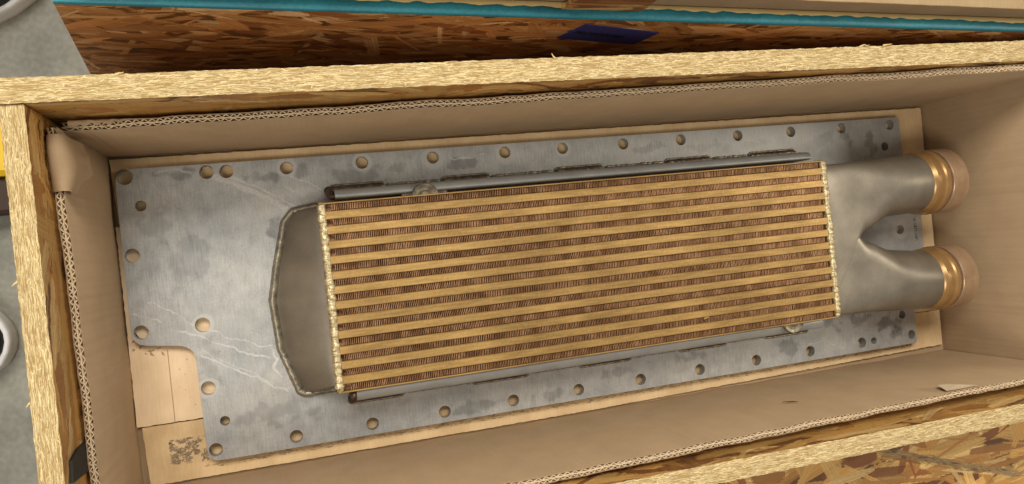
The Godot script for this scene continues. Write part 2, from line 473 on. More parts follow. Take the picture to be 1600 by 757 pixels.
func plate_mesh() -> ArrayMesh:
	var outline := rounded([[-0.0668, -0.2932, 0.014], [0.8960, -0.2926, 0.005], [0.8970, -0.170, 0.003], [0.9165, -0.166, 0.004], [0.9160, -0.110, 0.004], [0.8895, -0.105, 0.003], [0.8890, 0.0122, 0.006], [-0.0080, 0.0118, 0.013], [-0.0098, -0.1085, 0.016], [-0.0672, -0.1165, 0.014]])
	var holes: Array = []
	for x in [0.0986, 0.1778, 0.2563, 0.3405, 0.4111, 0.489, 0.5664, 0.6465, 0.7247, 0.8025, 0.8795]:
		holes.append([x, -0.2830, 0.0068])
	for k in 11:
		holes.append([k * 0.08, 0.0003, 0.0068])
	holes.append([0.8808, 0.0003, 0.0060])
	for q in [[-0.058, -0.2855, 0.0078], [0.0191, -0.2848, 0.0072], [0.0384, -0.284, 0.0070], [-0.0461, -0.2554, 0.0055], [-0.0586, -0.2062, 0.0072], [-0.0579, -0.1286, 0.0072], [-0.0001, -0.1287, 0.0075], [-0.001, -0.0635, 0.0072], [0.0116, -0.0277, 0.0050], [0.8685, -0.2545, 0.0058], [0.8796, -0.1416, 0.0062], [0.8685, -0.0281, 0.0056], [0.8193, 0.0005, 0.0045]]:
		holes.append(q)
	var circles: Array = []
	var xs: Array = [-0.2, 1.2]
	for q in holes:
		var c := PackedVector2Array()
		for k in 24:
			var a := TAU * k / 24.0
			c.append(Vector2(q[0] + cos(a) * q[2], q[1] + sin(a) * q[2]))
		circles.append(c)
		var dup := false
		for x in xs:
			if absf(x - q[0]) < 0.0012: dup = true
		if not dup: xs.append(q[0])
	xs.sort()
	var st := begin()
	st.set_smooth_group(-1)
	var th := 0.010
	for i in xs.size() - 1:
		var strip := PackedVector2Array([Vector2(xs[i], -1), Vector2(xs[i + 1], -1), Vector2(xs[i + 1], 1), Vector2(xs[i], 1)])
		var polys: Array = Geometry2D.intersect_polygons(outline, strip)
		for c in circles:
			var nxt: Array = []
			for p in polys:
				for r in Geometry2D.clip_polygons(p, c):
					nxt.append(r)
			polys = nxt
		for p in polys:
			var idx := Geometry2D.triangulate_polygon(p)
			for k in range(0, idx.size(), 3):
				var t: Array = []
				for j in 3:
					t.append(p[idx[k + j]])
				var cr: float = (t[1] - t[0]).cross(t[2] - t[0])
				if cr < 0.0: t.reverse()
				for j in 3:
					st.set_uv(Vector2((t[j].x - PX0) / PW, (t[j].y - PZ0) / PH))
					st.add_vertex(Vector3(t[j].x, 0, t[j].y))
				t.reverse()
				for j in 3:
					st.set_uv(Vector2((t[j].x - PX0) / PW, (t[j].y - PZ0) / PH))
					st.add_vertex(Vector3(t[j].x, -th, t[j].y))
	var rims: Array = [outline]
	rims.append_array(circles)
	for r in rims:
		st.set_smooth_group(2)
		for k in r.size():
			var a: Vector2 = r[k]
			var b: Vector2 = r[(k + 1) % r.size()]
			for v in [[a, 0.0], [b, 0.0], [b, -th], [a, 0.0], [b, -th], [a, -th]]:
				st.set_uv(Vector2((v[0].x - PX0) / PW, (v[0].y - PZ0) / PH))
				st.add_vertex(Vector3(v[0].x, v[1], v[0].y))
	return finish(st)

# ------------------------------------------------------------------ heat exchanger
const CX0 := 0.130   # core, left end
const CX1 := 0.7105  # core, right end
const CZ0 := -0.2368
const CZ1 := -0.0505
const CY := 0.070

func build_exchanger() -> void:
	var hx := thing("heat_exchanger", Vector3.ZERO, "brass and copper heat exchanger on a drilled grey steel plate inside the cardboard box", "heat exchanger")
	put("mounting_plate", plate_mesh(), plate_material(), hx)
	# --- core: 12 brass bars, 13 strips of copper fins
	var core := Node3D.new()
	core.name = "core"
	hx.add_child(core)
	var wrow := (CZ1 - CZ0) / 25.0
	var bar := cbox(Vector3(CX1 - CX0, 0.060, wrow * 1.12), 0.0007)
	for k in 12:
		var z := CZ0 + wrow * (2 * k + 1.5)
		var b := put("bar", bar, M.brass, core, Vector3((CX0 + CX1) / 2, CY - 0.030 + rng.randf_range(-0.0003, 0.0003), z))
		b.rotation.x = rng.randf_range(-0.012, 0.012)
		b.rotation.y = rng.randf_range(-0.0006, 0.0006)
	var side := cbox(Vector3(CX1 - CX0 + 0.004, 0.066, 0.0016), 0.0004)
	put("side_plate", side, M.brass, core, Vector3((CX0 + CX1) / 2, CY - 0.033, CZ0 - 0.0004))
	put("side_plate", side, M.brass, core, Vector3((CX0 + CX1) / 2, CY - 0.033, CZ1 + 0.0004))
	var bend := nz(900, 9.0, 3)
	for k in 13:
		var z0 := CZ0 + wrow * (2 * k) + 0.0008
		var z1 := z0 + wrow - 0.0016
		var st := begin()
		st.set_smooth_group(-1)
		var x := CX0 + rng.randf_range(0.003, 0.008)
		while x < CX1 - 0.004:
			var pitch := 0.00180 * (1.0 + 0.14 * rng.randf_range(-1, 1))
			var lean := 0.0007 * bend.get_noise_2d(x * 0.5, k * 3.0) + rng.randf_range(-0.00012, 0.00012)
			var xa := x + lean
			var xb := x - lean
			var th := 0.00066
			var top := CY - 0.0016 + 0.0008 * bend.get_noise_2d(x * 4.0, k * 7.0 + 50.0) + rng.randf_range(-0.0003, 0.0003)
			var bot := top - 0.009
			var tilt := 0.0007 * bend.get_noise_2d(x * 2.0, k * 5.0 + 90.0)
			var a := Vector3(xa + tilt, top, z0); var b := Vector3(xb + tilt, top, z1)
			var c := Vector3(xb, bot, z1); var d := Vector3(xa, bot, z0)
			var o := Vector3(th, 0, 0)
			quad(st, a, b, c, d)
			quad(st, a + o, d + o, c + o, b + o)
			quad(st, a, a + o, b + o, b)
			x += pitch
		put("fin_strip", finish(st), M.fin, core).set_meta("kind", "stuff")
	put("core_block", cbox(Vector3(CX1 - CX0 - 0.002, 0.060, CZ1 - CZ0 - 0.001), 0.0005), M.fin_floor, core, Vector3((CX0 + CX1) / 2, 0.0310, (CZ0 + CZ1) / 2))
	# end plates and the lumpy brazed beads on their top edges
	var endp := cbox(Vector3(0.006, 0.066, CZ1 - CZ0 + 0.004), 0.0006)
	put("end_plate", endp, M.brass, core, Vector3(CX0 - 0.0025, 0.034, (CZ0 + CZ1) / 2))
	put("end_plate", endp, M.brass, core, Vector3(CX1 + 0.0025, 0.034, (CZ0 + CZ1) / 2))
	for e in [[CX0 - 0.0030, 0.0046, 8], [CX1 + 0.0030, 0.0046, 9]]:
		put("braze_bead", weld(PackedVector3Array([Vector3(e[0], CY - 0.0022, CZ0 - 0.001), Vector3(e[0] + 0.0005, CY - 0.002, -0.15), Vector3(e[0] - 0.0005, CY - 0.0022, CZ1 + 0.001)]), e[1] * 0.9, 0.36, 0.0034, e[2], 0.8, 12), M.braze, hx)
	# --- left header tank: slopes from the core down to the plate
	var ring := [[0.128, -0.2405], [0.100, -0.2365], [0.0905, -0.226], [0.0775, -0.1782], [0.0705, -0.1452], [0.0735, -0.094], [0.0885, -0.0470], [0.094, -0.0435], [0.128, -0.0440]]
	var outl := PackedVector3Array()
	for p in ring: outl.append(Vector3(p[0], 0, p[1]))
	var rs := resample(outl, 0.006)
	var st2 := begin()
	var rows: Array = []
	for i in rs.size():
		var p := rs[i]
		var r := PackedVector3Array()
		var zt := clampf(p.z, CZ0 + 0.002, CZ1 - 0.002)
		var tgt := Vector3(CX0 - 0.005, 0.034, zt)
		for k in 15:
			var t := k / 14.0
			var q := p.lerp(tgt, t)
			q.y = 0.001 + 0.033 * (1.0 - pow(1.0 - t, 1.35)) * smoothstep(-0.05, 0.22, t)
			r.append(q)
		rows.append(r)
	sheet(st2, rows, false, 1)
	put("header_tank", finish(st2), M.tank, hx)
	put("perimeter_weld", weld(outl, 0.0042, 0.07, 0.02, 21, 1.6, 12), M.bead, hx)
	# --- formed side rails between core and plate, with stitch welds
	for s in [0, 1]:
		var zw: float = [-0.2560, -0.0295][s]
		var zc: float = [CZ0 - 0.0014, CZ1 + 0.0014][s]
		var dirz := signf(zc - zw)
		var span := absf(zc - zw) - 0.0045
		var xa: float = [0.1435, 0.1445][s]
		var xb: float = [0.724, 0.716][s]
		var st3 := begin()
		var prof := [[0.0, -0.001], [0.0010, 0.010], [0.0020, 0.020], [0.0030, 0.028], [0.0042, 0.0320], [0.0058, 0.0336], [span - 0.0030, 0.0362], [span - 0.0012, 0.0358], [span - 0.0004, 0.032], [span - 0.0004, 0.0]]
		var rr: Array = []
		var nseg := 60
		for i in nseg + 1:
			var x: float = lerpf(xa, xb, float(i) / nseg)
			var r := PackedVector3Array()
			for p in prof:
				r.append(Vector3(x, p[1], zw + dirz * p[0]))
			rr.append(r)
		sheet(st3, rr, false, 1)
		cap(st3, rr[0]); cap(st3, rr[-1], true)
		put("side_rail", finish(st3), M.rail, hx)
		var segs: Array = [[[0.141, 0.199], [0.264, 0.319], [0.399, 0.459], [0.542, 0.604], [0.659, 0.727]], [[0.138, 0.197], [0.275, 0.341], [0.404, 0.470], [0.535, 0.600], [0.655, 0.719]]][s]
		for q in segs.size():
			var a: float = segs[q][0]
			var b: float = segs[q][1]
			put("stitch_weld", weld(PackedVector3Array([Vector3(a, 0.0012, zw), Vector3((a + b) / 2, 0.0012, zw + dirz * 0.0008), Vector3(b, 0.0012, zw)]), 0.0036, 0.10, 0.006, 40 + s * 10 + q, 0.6, 12), M.weld, hx)
			put("weld_rim", weld(PackedVector3Array([Vector3(a - 0.002, 0.0006, zw - dirz * 0.001), Vector3(a + 0.003, 0.0006, zw - dirz * 0.0042), Vector3(b - 0.003, 0.0006, zw - dirz * 0.0044), Vector3(b + 0.002, 0.0006, zw - dirz * 0.001)]), 0.0013, 0.25, 0.02, 140 + s * 10 + q, 0.7, 6), M.bead, hx)
			# pale run-out of the next weld along the seam
			if q < segs.size() - 1:
				var nx: float = segs[q + 1][0]
				put("seam_bead", weld(PackedVector3Array([Vector3(b + 0.002, 0.0006, zw - dirz * 0.001), Vector3(nx - 0.002, 0.0004, zw - dirz * 0.0012)]), 0.0016, 0.45, 0.02, 60 + s * 10 + q, 0.8, 6), M.bead, hx)
		# end lug of the rail at the left corner
		put("corner_weld", weld(PackedVector3Array([Vector3(xa - 0.004, 0.002, zw), Vector3(xa - 0.003, 0.018, lerpf(zw, zc, 0.30)), Vector3(xa - 0.002, 0.031, lerpf(zw, zc, 0.60))]), 0.0042, 0.5, 0.004, 80 + s, 0.9, 8), M.weld, hx)
	# round threaded bosses half under the core edge
	for q in [[0.2365, -0.2375, 0.030], [0.672, -0.0480, 0.030]]:
		var boss := Node3D.new()
		boss.name = "boss"
		hx.add_child(boss, true)
		boss.position = Vector3(q[0], 0.0345, q[1])
		var ringm := lathe_x(PackedVector2Array([Vector2(0.0, 0.0150), Vector2(0.004, 0.0150), Vector2(0.0052, 0.0138), Vector2(0.0046, 0.0105), Vector2(0.0046, 0.0075), Vector2(0.006, 0.0055), Vector2(0.006, 0.0)]), 40)
		var rg := put("ring", ringm, M.bead, boss)
		rg.rotation.z = PI / 2
		put("base_pad", cbox(Vector3(0.050, 0.004, 0.012), 0.001), M.weld, boss, Vector3(0, -0.0005, 0))
	# --- right manifold with two outlets
	var stm := begin()
	var br := [[-0.2336, [-0.062, -0.095, -0.1400, -0.1495, -0.1612, -0.1631], -0.2003, 0.0372, 0.0], [-0.0492, [-0.222, -0.190, -0.1430, -0.1335, -0.1215, -0.1136], -0.0770, 0.0366, -0.0004]]
	var brt := [0.0, 0.14, 0.29, 0.42, 0.60, 1.0]
	for b in br:
		var rws: Array = []
		var nx := 34
		for i in nx + 1:
			var t := float(i) / nx
			var x := lerpf(CX1 + 0.004, 0.872, t)
			var e2 := smoothstep(0.05, 0.95, t)
			var zo: float = b[0]
			var zA := lerpf(zo, b[2] + signf(b[0] - b[2]) * b[3], e2)
			var zB := 0.0
			for q in 5:
				if t >= brt[q] and t <= brt[q + 1]:
					zB = cubic_interpolate(b[1][q], b[1][q + 1], b[1][maxi(q - 1, 0)], b[1][mini(q + 2, 5)], (t - brt[q]) / (brt[q + 1] - brt[q]))
			var zc := (zA + zB) / 2
			var hz := absf(zA - zB) / 2
			var yT: float = lerpf(0.068, 0.045 + b[3], e2) + b[4] * (1.0 - e2)
			var yB := lerpf(0.002, 0.045 - b[3], e2)
			var yc := (yT + yB) / 2
			var hy := (yT - yB) / 2
			var ex := lerpf(0.20, 1.0, smoothstep(0.12, 0.80, t))
			var r := PackedVector3Array()
			for k in 56:
				var a := TAU * k / 56
				var ca := cos(a); var sa := sin(a)
				r.append(Vector3(x, yc + hy * signf(sa) * pow(absf(sa), ex), zc + hz * signf(ca) * pow(absf(ca), ex)))
			rws.append(r)
		sheet(stm, rws, true, 1)
	var mf := put("manifold", finish(stm), M.tank, hx)
	put("crotch_weld", weld(PackedVector3Array([Vector3(0.742, 0.0660, -0.1415), Vector3(0.754, 0.0665, -0.1415), Vector3(0.766, 0.055, -0.1415)]), 0.0036, 0.15, 0.02, 91, 0.6, 10), M.tank, mf)
	for b in br:
		var r: float = b[3]
		var cen := Vector3(0, 0.045, b[2])
		var o := put("braze_ring", lathe_x(PackedVector2Array([Vector2(0.862, r - 0.0005), Vector2(0.864, r + 0.0012), Vector2(0.867, r + 0.0026), Vector2(0.871, r + 0.0030), Vector2(0.877, r + 0.0030), Vector2(0.8795, r + 0.0042), Vector2(0.8835, r + 0.0042), Vector2(0.8844, r + 0.0034), Vector2(0.8844, r - 0.003)])), M.gold_braze, mf, cen)
		o.name = "braze_ring"
		put("groove", lathe_x(PackedVector2Array([Vector2(0.8836, r - 0.0022), Vector2(0.8905, r - 0.0022)])), M.gold_braze, mf, cen)
		put("collar", lathe_x(PackedVector2Array([Vector2(0.8888, r - 0.002), Vector2(0.8888, r + 0.0034), Vector2(0.8896, r + 0.0042), Vector2(0.9118, r + 0.0042), Vector2(0.9128, r + 0.0034), Vector2(0.9128, r + 0.0004), Vector2(0.9120, r - 0.0003), Vector2(0.860, r - 0.0003)])), M.collar, mf, cen)
	# number stamped along the edge of the tab
	var tm := TextMesh.new()
	var font := SystemFont.new()
	font.font_names = PackedStringArray(["Droid Sans Mono"])
	tm.font = font
	tm.text = "0-1871-081"
	tm.font_size = 32
	tm.pixel_size = 0.00016
	tm.depth = 0.0003
	var o2 := put("stamped_number", tm, M.mark, hx, Vector3(0.9045, 0.00015, -0.139))
	o2.rotation = Vector3(-PI / 2, 0, 0)
	o2.rotate_y(-PI / 2)

# ------------------------------------------------------------------ crate boards
# board running along `along`, thickness along `across`, top at y(top), sawn top edge roughened
func osb_board(parent: Node, a0: Vector3, a1: Vector3, b0: Vector3, b1: Vector3, bottom: float, seed_: int, face: Material, edge: Material, called := "wall_panel", rough := 1.0) -> MeshInstance3D:
	# a0->a1: inner top edge line, b0->b1: outer top edge line
	var nf := nz(seed_, 60.0, 3)
	var n2 := nz(seed_ + 1, 280.0, 2)
	var len := a0.distance_to(a1)
	var n := int(len / 0.003)
	var m := 9
	var st := begin()
	var rows: Array = []
	var ii := PackedVector3Array()
	var oo := PackedVector3Array()
	for i in n + 1:
		var t := float(i) / n
		var p := a0.lerp(a1, t)
		var q := b0.lerp(b1, t)
		var s := t * len
		var dir := (q - p).normalized()
		p += dir * (nf.get_noise_2d(s, 0) * 0.0005 + n2.get_noise_2d(s, 3.0) * 0.0004) * rough
		q += dir * (nf.get_noise_2d(s, 9) * 0.0005 + n2.get_noise_2d(s, 13.0) * 0.0005) * rough
		var r := PackedVector3Array()
		for k in m + 1:
			var u := float(k) / m
			var v := p.lerp(q, u)
			v.y += (n2.get_noise_2d(s * 0.5, u * 0.05 + 40.0) * 0.0003 + nf.get_noise_2d(s, u * 0.03 + 20.0) * 0.0004) * rough
			if k == 0 or k == m: v.y -= 0.0006
			r.append(v)
		rows.append(r)
		ii.append(r[0]); oo.append(r[m])
	st.set_smooth_group(1)
	for i in n:
		for k in m:
			var c := [[i, k], [i + 1, k], [i + 1, k + 1], [i, k + 1]]
			for w in [0, 1, 2, 0, 2, 3]:
				var g: Array = c[w]
				st.set_uv(Vector2(float(g[0]) / n * len / 0.45 + seed_ * 0.37, float(g[1]) / m * 0.9 + seed_ * 0.13))
				st.add_vertex(rows[g[0]][g[1]])
	st.generate_normals()
	var mesh := st.commit()
	mesh.surface_set_material(0, edge)
	var sf := begin()
	sf.set_smooth_group(-1)
	for i in n:
		var d0 := Vector3(ii[i].x, bottom, ii[i].z); var d1 := Vector3(ii[i + 1].x, bottom, ii[i + 1].z)
		quad(sf, ii[i], ii[i + 1], d1, d0)
		var e0 := Vector3(oo[i].x, bottom, oo[i].z); var e1 := Vector3(oo[i + 1].x, bottom, oo[i + 1].z)
		quad(sf, oo[i + 1], oo[i], e0, e1)
		quad(sf, d0, d1, e1, e0)
	for i in [0, n]:
		quad(sf, ii[i], oo[i], Vector3(oo[i].x, bottom, oo[i].z), Vector3(ii[i].x, bottom, ii[i].z))
	sf.generate_normals()
	sf.commit(mesh)
	mesh.surface_set_material(1, face)
	return put(called, mesh, null, parent)

func splinter(parent: Node, at: Vector3, dir: Vector3, len: float, seed_: int) -> void:
	var r := RandomNumberGenerator.new(); r.seed = seed_
	var pts := PackedVector3Array(); var rad := PackedFloat32Array()
	for k in 5:
		var t := k / 4.0
		pts.append(at + dir * len * t + Vector3(r.randf_range(-1, 1), 0.6 * t * r.randf(), r.randf_range(-1, 1)) * len * 0.08)
		rad.append(lerpf(0.0011, 0.0002, t))
	put("splinter", tube(pts, rad, 5, 0.5), M.splint, parent)

func build_crate() -> void:
	M.splint = plain(Color(0.85, 0.74, 0.50), 0.8)
	var c := thing("shipping_crate", Vector3.ZERO, "open strand board crate with pale sawn edges holding the cardboard box and heat exchanger", "crate")
	var y := 0.207
	osb_board(c, Vector3(-0.118, y, -0.3205), Vector3(1.02, y, -0.3172), Vector3(-0.118, y, -0.3395), Vector3(1.02, y, -0.3395), -0.25, 1, M.osb, M.edge)
	osb_board(c, Vector3(-0.0840, y - 0.003, 0.0655), Vector3(-0.0845, y - 0.003, -0.3200), Vector3(-0.1010, y - 0.003, 0.0655), Vector3(-0.1013, y - 0.003, -0.3200), -0.25, 2, M.osb, M.edge)
	osb_board(c, Vector3(1.02, y, 0.0500), Vector3(-0.0835, y, 0.0400), Vector3(1.02, y, 0.0690), Vector3(-0.0835, y, 0.0590), -0.25, 3, M.osb, M.edge)
	osb_board(c, Vector3(0.975, y, -0.3170), Vector3(0.975, y, 0.0495), Vector3(0.994, y, -0.3170), Vector3(0.994, y, 0.0495), -0.25, 4, M.osb, M.edge)
	put("base_panel", cbox(Vector3(1.055, 0.018, 0.355), 0.001), M.osb, c, Vector3(0.446, -0.036, -0.138))
	for q in [[0.66, -0.3395, 0.012, 0.1], [0.69, -0.3390, 0.010, 0.2], [0.335, -0.3390, 0.005, -2.0], [0.20, -0.3203, 0.006, 2.0], [-0.02, -0.339, 0.006, 0.4]]:
		splinter(c, Vector3(q[0], y, q[1]), Vector3(cos(q[3]), 0.15, -absf(sin(q[3])) * 0.6).normalized(), q[2], int(q[0] * 1000))
	for q in [[-0.1012, -0.19, 0.005], [-0.1012, -0.10, 0.004], [-0.1012, -0.02, 0.005]]:
		splinter(c, Vector3(q[0], y - 0.004, q[1]), Vector3(-0.7, 0.1, 0.6).normalized(), q[2], int(q[1] * -1000))
	# black paint patch on the left wall's inner face
	var st := begin()
	st.set_smooth_group(-1)
	var pts := [Vector3(0, 0.1885, -0.0504), Vector3(0, 0.17, -0.0545), Vector3(0, 0.1383, -0.0554), Vector3(0, 0.120, -0.050), Vector3(0, 0.122, -0.033), Vector3(0, 0.15, -0.0315), Vector3(0, 0.1924, -0.0339)]
	for k in range(1, pts.size() - 1):
		tri(st, pts[0] + Vector3(-0.0815, 0, 0), pts[k + 1] + Vector3(-0.0815, 0, 0), pts[k] + Vector3(-0.0815, 0, 0))
	for k in pts.size():
		var a: Vector3 = pts[k]; var b: Vector3 = pts[(k + 1) % pts.size()]
		quad(st, a + Vector3(-0.0815, 0, 0), b + Vector3(-0.0815, 0, 0), b + Vector3(-0.084, 0, 0), a + Vector3(-0.084, 0, 0))
	put("paint_patch", finish(st), M.mark, c)

# ------------------------------------------------------------------ cardboard box
# double wall corrugated board; p0->p1 inner face line, out = outward unit, heights h0->h1
func corrugated_wall(parent: Node, p0: Vector3, p1: Vector3, out: Vector3, h0: float, h1: float, bottom: float, seed_: int) -> void:
	var T := 0.0072
	var L := p0.distance_to(p1)
	var dir := (p1 - p0).normalized()
	var nw := nz(seed_, 12.0, 3)
	var nr := nz(seed_ + 3, 90.0, 3)
	var wall := Node3D.new()
	wall.name = "wall"
	parent.add_child(wall, true)
	var top := func(s: float, off: float) -> float:
		return lerpf(h0, h1, s / L) + nw.get_noise_2d(s, 1.0) * 0.0022 + nr.get_noise_2d(s, off * 300.0) * 0.0011 - 0.004 * maxf(0.0, nw.get_noise_2d(s * 1.7, 200.0 + off * 100.0) - 0.18)
	# three liners
	for li in 3:
		var o0: float = [0.0, T * 0.5 - 0.0003, T - 0.0006][li]
		var th := 0.0006
		var st := begin()
		var n := int(L / 0.00185)
		var rows_i: Array = []
		var dep: float = bottom if li != 1 else -1.0
		for i in n + 1:
			var s := L * i / n
			var base := p0 + dir * s + out * (nw.get_noise_2d(s, 30.0) * 0.0012 + sin(TAU * s / 0.0074) * 0.00007)
			var h: float = top.call(s, o0)
			var lo: float = dep if li != 1 else h - 0.05
			var r := PackedVector3Array()
			var bow := 0.0
			for v in [[o0, lo], [o0, h - 0.0002], [o0 + th, h], [o0 + th, lo]]:
				r.append(base + out * (v[0] + bow) + Vector3(0, v[1], 0))
			rows_i.append(r)
		st.set_smooth_group(-1)
		sheet(st, rows_i, false, 0)
		put("liner", finish(st), M.kraft if li != 1 else M.flute, wall)
	# two fluted layers
	for fl in 2:
		var lo_o: float = [0.0006, T * 0.5 + 0.0003][fl]
		var hi_o: float = [T * 0.5 - 0.0003, T - 0.0006][fl]
		var pitch: float = [0.0074, 0.0062][fl]
		var st := begin()
		st.set_smooth_group(-1)
		var n := int(L / pitch * 6.0)
		var prev: Array = []
		for i in n + 1:
			var s := L * i / n
			var ph := s / pitch + 0.7 * nw.get_noise_2d(s, 60.0 + fl * 9)
			var tri_w := absf(fposmod(ph, 1.0) * 2.0 - 1.0)
			tri_w = smoothstep(0.04, 0.96, tri_w) * 0.5 + tri_w * 0.5
			var o := lerpf(lo_o + 0.0002, hi_o - 0.0002, tri_w)
			var base := p0 + dir * s + out * (o + nw.get_noise_2d(s, 30.0) * 0.0012)
			var h: float = top.call(s, o) - 0.0004 + 0.0006 * nr.get_noise_2d(s, 77.0)
			var a := base + Vector3(0, h, 0)
			var nrm := (dir * (0.55 if fposmod(ph, 1.0) < 0.5 else -0.55) + out * 0.6).normalized() * 0.00036
			var cur: Array = [a - nrm, a + nrm, a - nrm - Vector3(0, 0.03, 0), a + nrm - Vector3(0, 0.03, 0)]
			if prev.size() > 0:
				quad(st, prev[0], prev[1], cur[1], cur[0])
				quad(st, prev[0], cur[0], cur[2], prev[2])
				quad(st, prev[1], prev[3], cur[3], cur[1])
			prev = cur
		put("flutes", finish(st), M.flute, wall).set_meta("kind", "stuff")

func build_box() -> void:
	var b := thing("cardboard_box", Vector3.ZERO, "brown double wall cardboard box with cut off top lining the crate", "box")
	var bot := -0.024
	corrugated_wall(b, Vector3(-0.0745, 0, -0.3083), Vector3(0.9476, 0, -0.3083), Vector3(0, 0, -1), 0.1465, 0.203, bot, 300)
	corrugated_wall(b, Vector3(-0.0738, 0, 0.031), Vector3(-0.0738, 0, -0.3092), Vector3(-1, 0, 0), 0.144, 0.163, bot, 310)
	corrugated_wall(b, Vector3(0.9465, 0, 0.0316), Vector3(-0.072, 0, 0.0316), Vector3(0, 0, 1), 0.171, 0.195, bot, 320)
	corrugated_wall(b, Vector3(0.9470, 0, -0.3088), Vector3(0.9470, 0, 0.0322), Vector3(1, 0, 0), 0.195, 0.175, bot, 330)
	put("bottom_panel", cbox(Vector3(1.034, 0.007, 0.354), 0.0005), M.kraft, b, Vector3(0.4365, -0.0206, -0.1383))
	# torn liner folded over the left back corner
	var st := begin()
	var rows: Array = []
	var edge := [0.110, 0.116, 0.112, 0.122, 0.126, 0.118, 0.128, 0.131, 0.140, 0.150]
	for i in 10:
		var t := i / 9.0
		var z := lerpf(-0.3035, -0.258, t)
		var r := PackedVector3Array()
		var drop: float = edge[i]
		var lift := 0.0012 + 0.004 * sin(PI * t)
		r.append(Vector3(-0.0835, 0.150, z))
		r.append(Vector3(-0.0825, 0.1625 + 0.002 * sin(t * 5.0), z))
		r.append(Vector3(-0.079, 0.1665 + 0.002 * sin(t * 5.0), z))
		r.append(Vector3(-0.0735, 0.1665 + 0.001 * sin(t * 7.0), z))
		r.append(Vector3(-0.0705 + lift * 0.5, 0.1630, z))
		r.append(Vector3(-0.0705 + lift, lerpf(0.163, drop, 0.35), z + 0.001))
		r.append(Vector3(-0.0705 + lift * 1.3, lerpf(0.163, drop, 0.7), z + 0.002 * sin(t * 9.0)))
		r.append(Vector3(-0.0700 + lift * 1.7, drop, z + 0.003 * sin(t * 13.0)))
		rows.append(r)
	sheet(st, rows, false, 1)
	put("torn_flap", finish(st), M.kraft, b)
	# torn strip curling up on the back wall
	var s2 := begin()
	var rows2: Array = []
	for i in 12:
		var t := i / 11.0
		var x := lerpf(-0.068, -0.022, t)
		var hgt := 0.1500 + 0.0045 * (1.0 - t)
		var wid := 0.0055 * sqrt(1.0 - t) * (0.8 + 0.35 * sin(i * 2.9)) + 0.0006
		var r := PackedVector3Array()
		r.append(Vector3(x, hgt, -0.3158))
		r.append(Vector3(x, hgt + 0.002 + 0.0015 * sin(i * 1.7), -0.3158 + wid * 0.3))
		r.append(Vector3(x, hgt + 0.0015, -0.3158 + wid * 0.7 + 0.0008 * sin(i * 2.3)))
		r.append(Vector3(x, hgt - 0.001 * sin(i * 1.1), -0.3158 + wid))
		rows2.append(r)
	sheet(s2, rows2, false, 1)
	put("torn_strip", finish(s2), M.kraft, b)
	# small tear on the front wall
	var s3 := begin()
	s3.set_smooth_group(-1)
	var tp := [Vector3(0.757, 0.1745, 0.0290), Vector3(0.772, 0.1755, 0.0280), Vector3(0.800, 0.1745, 0.0295), Vector3(0.783, 0.165, 0.0275), Vector3(0.776, 0.158, 0.0272), Vector3(0.764, 0.155, 0.0270)]
	for k in range(1, 5):
		tri(s3, tp[0], tp[k + 1], tp[k])
		tri(s3, tp[0] + Vector3(0, 0, 0.0005), tp[k] + Vector3(0, 0, 0.0005), tp[k + 1] + Vector3(0, 0, 0.0005))
	put("torn_flap", finish(s3), M.flute, b)

func pad(label: String, poly: Array, top: float, th: float, seed_: int, mat_: Material, marks: Array) -> void:
	var o := thing("cardboard_pad", Vector3.ZERO, label, "cardboard pad", "cardboard pads under the heat exchanger")
	var n := nz(seed_, 120.0, 3)
	var src := PackedVector3Array()
	for p in poly: src.append(Vector3(p[0], 0, p[1]))
	src.append(src[0])
	var rs := resample(src, 0.004)
	rs.remove_at(rs.size() - 1)
	var pg := PackedVector2Array()
	for i in rs.size():
		pg.append(Vector2(rs[i].x + n.get_noise_2d(rs[i].x, rs[i].z) * 0.0008, rs[i].z + n.get_noise_2d(rs[i].x + 7.0, rs[i].z) * 0.0008))
	var st := begin()
	st.set_smooth_group(-1)
	var idx := Geometry2D.triangulate_polygon(pg)
	for k in range(0, idx.size(), 3):
		var t: Array = [pg[idx[k]], pg[idx[k + 1]], pg[idx[k + 2]]]
		if (t[1] - t[0]).cross(t[2] - t[0]) < 0.0: t.reverse()
		for v in t: st.add_vertex(Vector3(v.x, top, v.y))
		t.reverse()
		for v in t: st.add_vertex(Vector3(v.x, top - th, v.y))
	for k in pg.size():
		var a := pg[k]; var c := pg[(k + 1) % pg.size()]
		quad(st, Vector3(a.x, top, a.y), Vector3(c.x, top, c.y), Vector3(c.x, top - th, c.y), Vector3(a.x, top - th, a.y))
	put("sheet", finish(st), mat_, o)
	for m in marks:
		put(m[0], m[1], m[2], o)

# printed roller marks and tar: ragged flat specks scattered in a rectangle
func smudge(x0: float, x1: float, z0: float, z1: float, y: float, count: int, seed_: int, rx: float, rz: float) -> ArrayMesh:
	var r := RandomNumberGenerator.new(); r.seed = seed_
	var st := begin()
	st.set_smooth_group(-1)
	var d := nz(seed_, 70.0, 2)
	for i in count:
		var x := r.randf_range(x0, x1); var z := r.randf_range(z0, z1)
		if d.get_noise_2d(x, z * 2.0) + r.randf_range(-0.3, 0.3) < 0.0: continue
		var a := rx * r.randf_range(0.3, 1.0); var b := rz * r.randf_range(0.3, 1.0)
		var yy := y + 0.00012 + 0.00002 * (i % 9)
		var c := Vector3(x, yy, z)
		for k in 6:
			var p := TAU * k / 6.0; var q := TAU * (k + 1) / 6.0
			var f0 := 0.6 + 0.4 * sin(k * 2.3 + i); var f1 := 0.6 + 0.4 * sin(((k + 1) % 6) * 2.3 + i)
			tri(st, c, c + Vector3(cos(p) * a * f0, 0, sin(p) * b * f0), c + Vector3(cos(q) * a * f1, 0, sin(q) * b * f1))
	return finish(st)

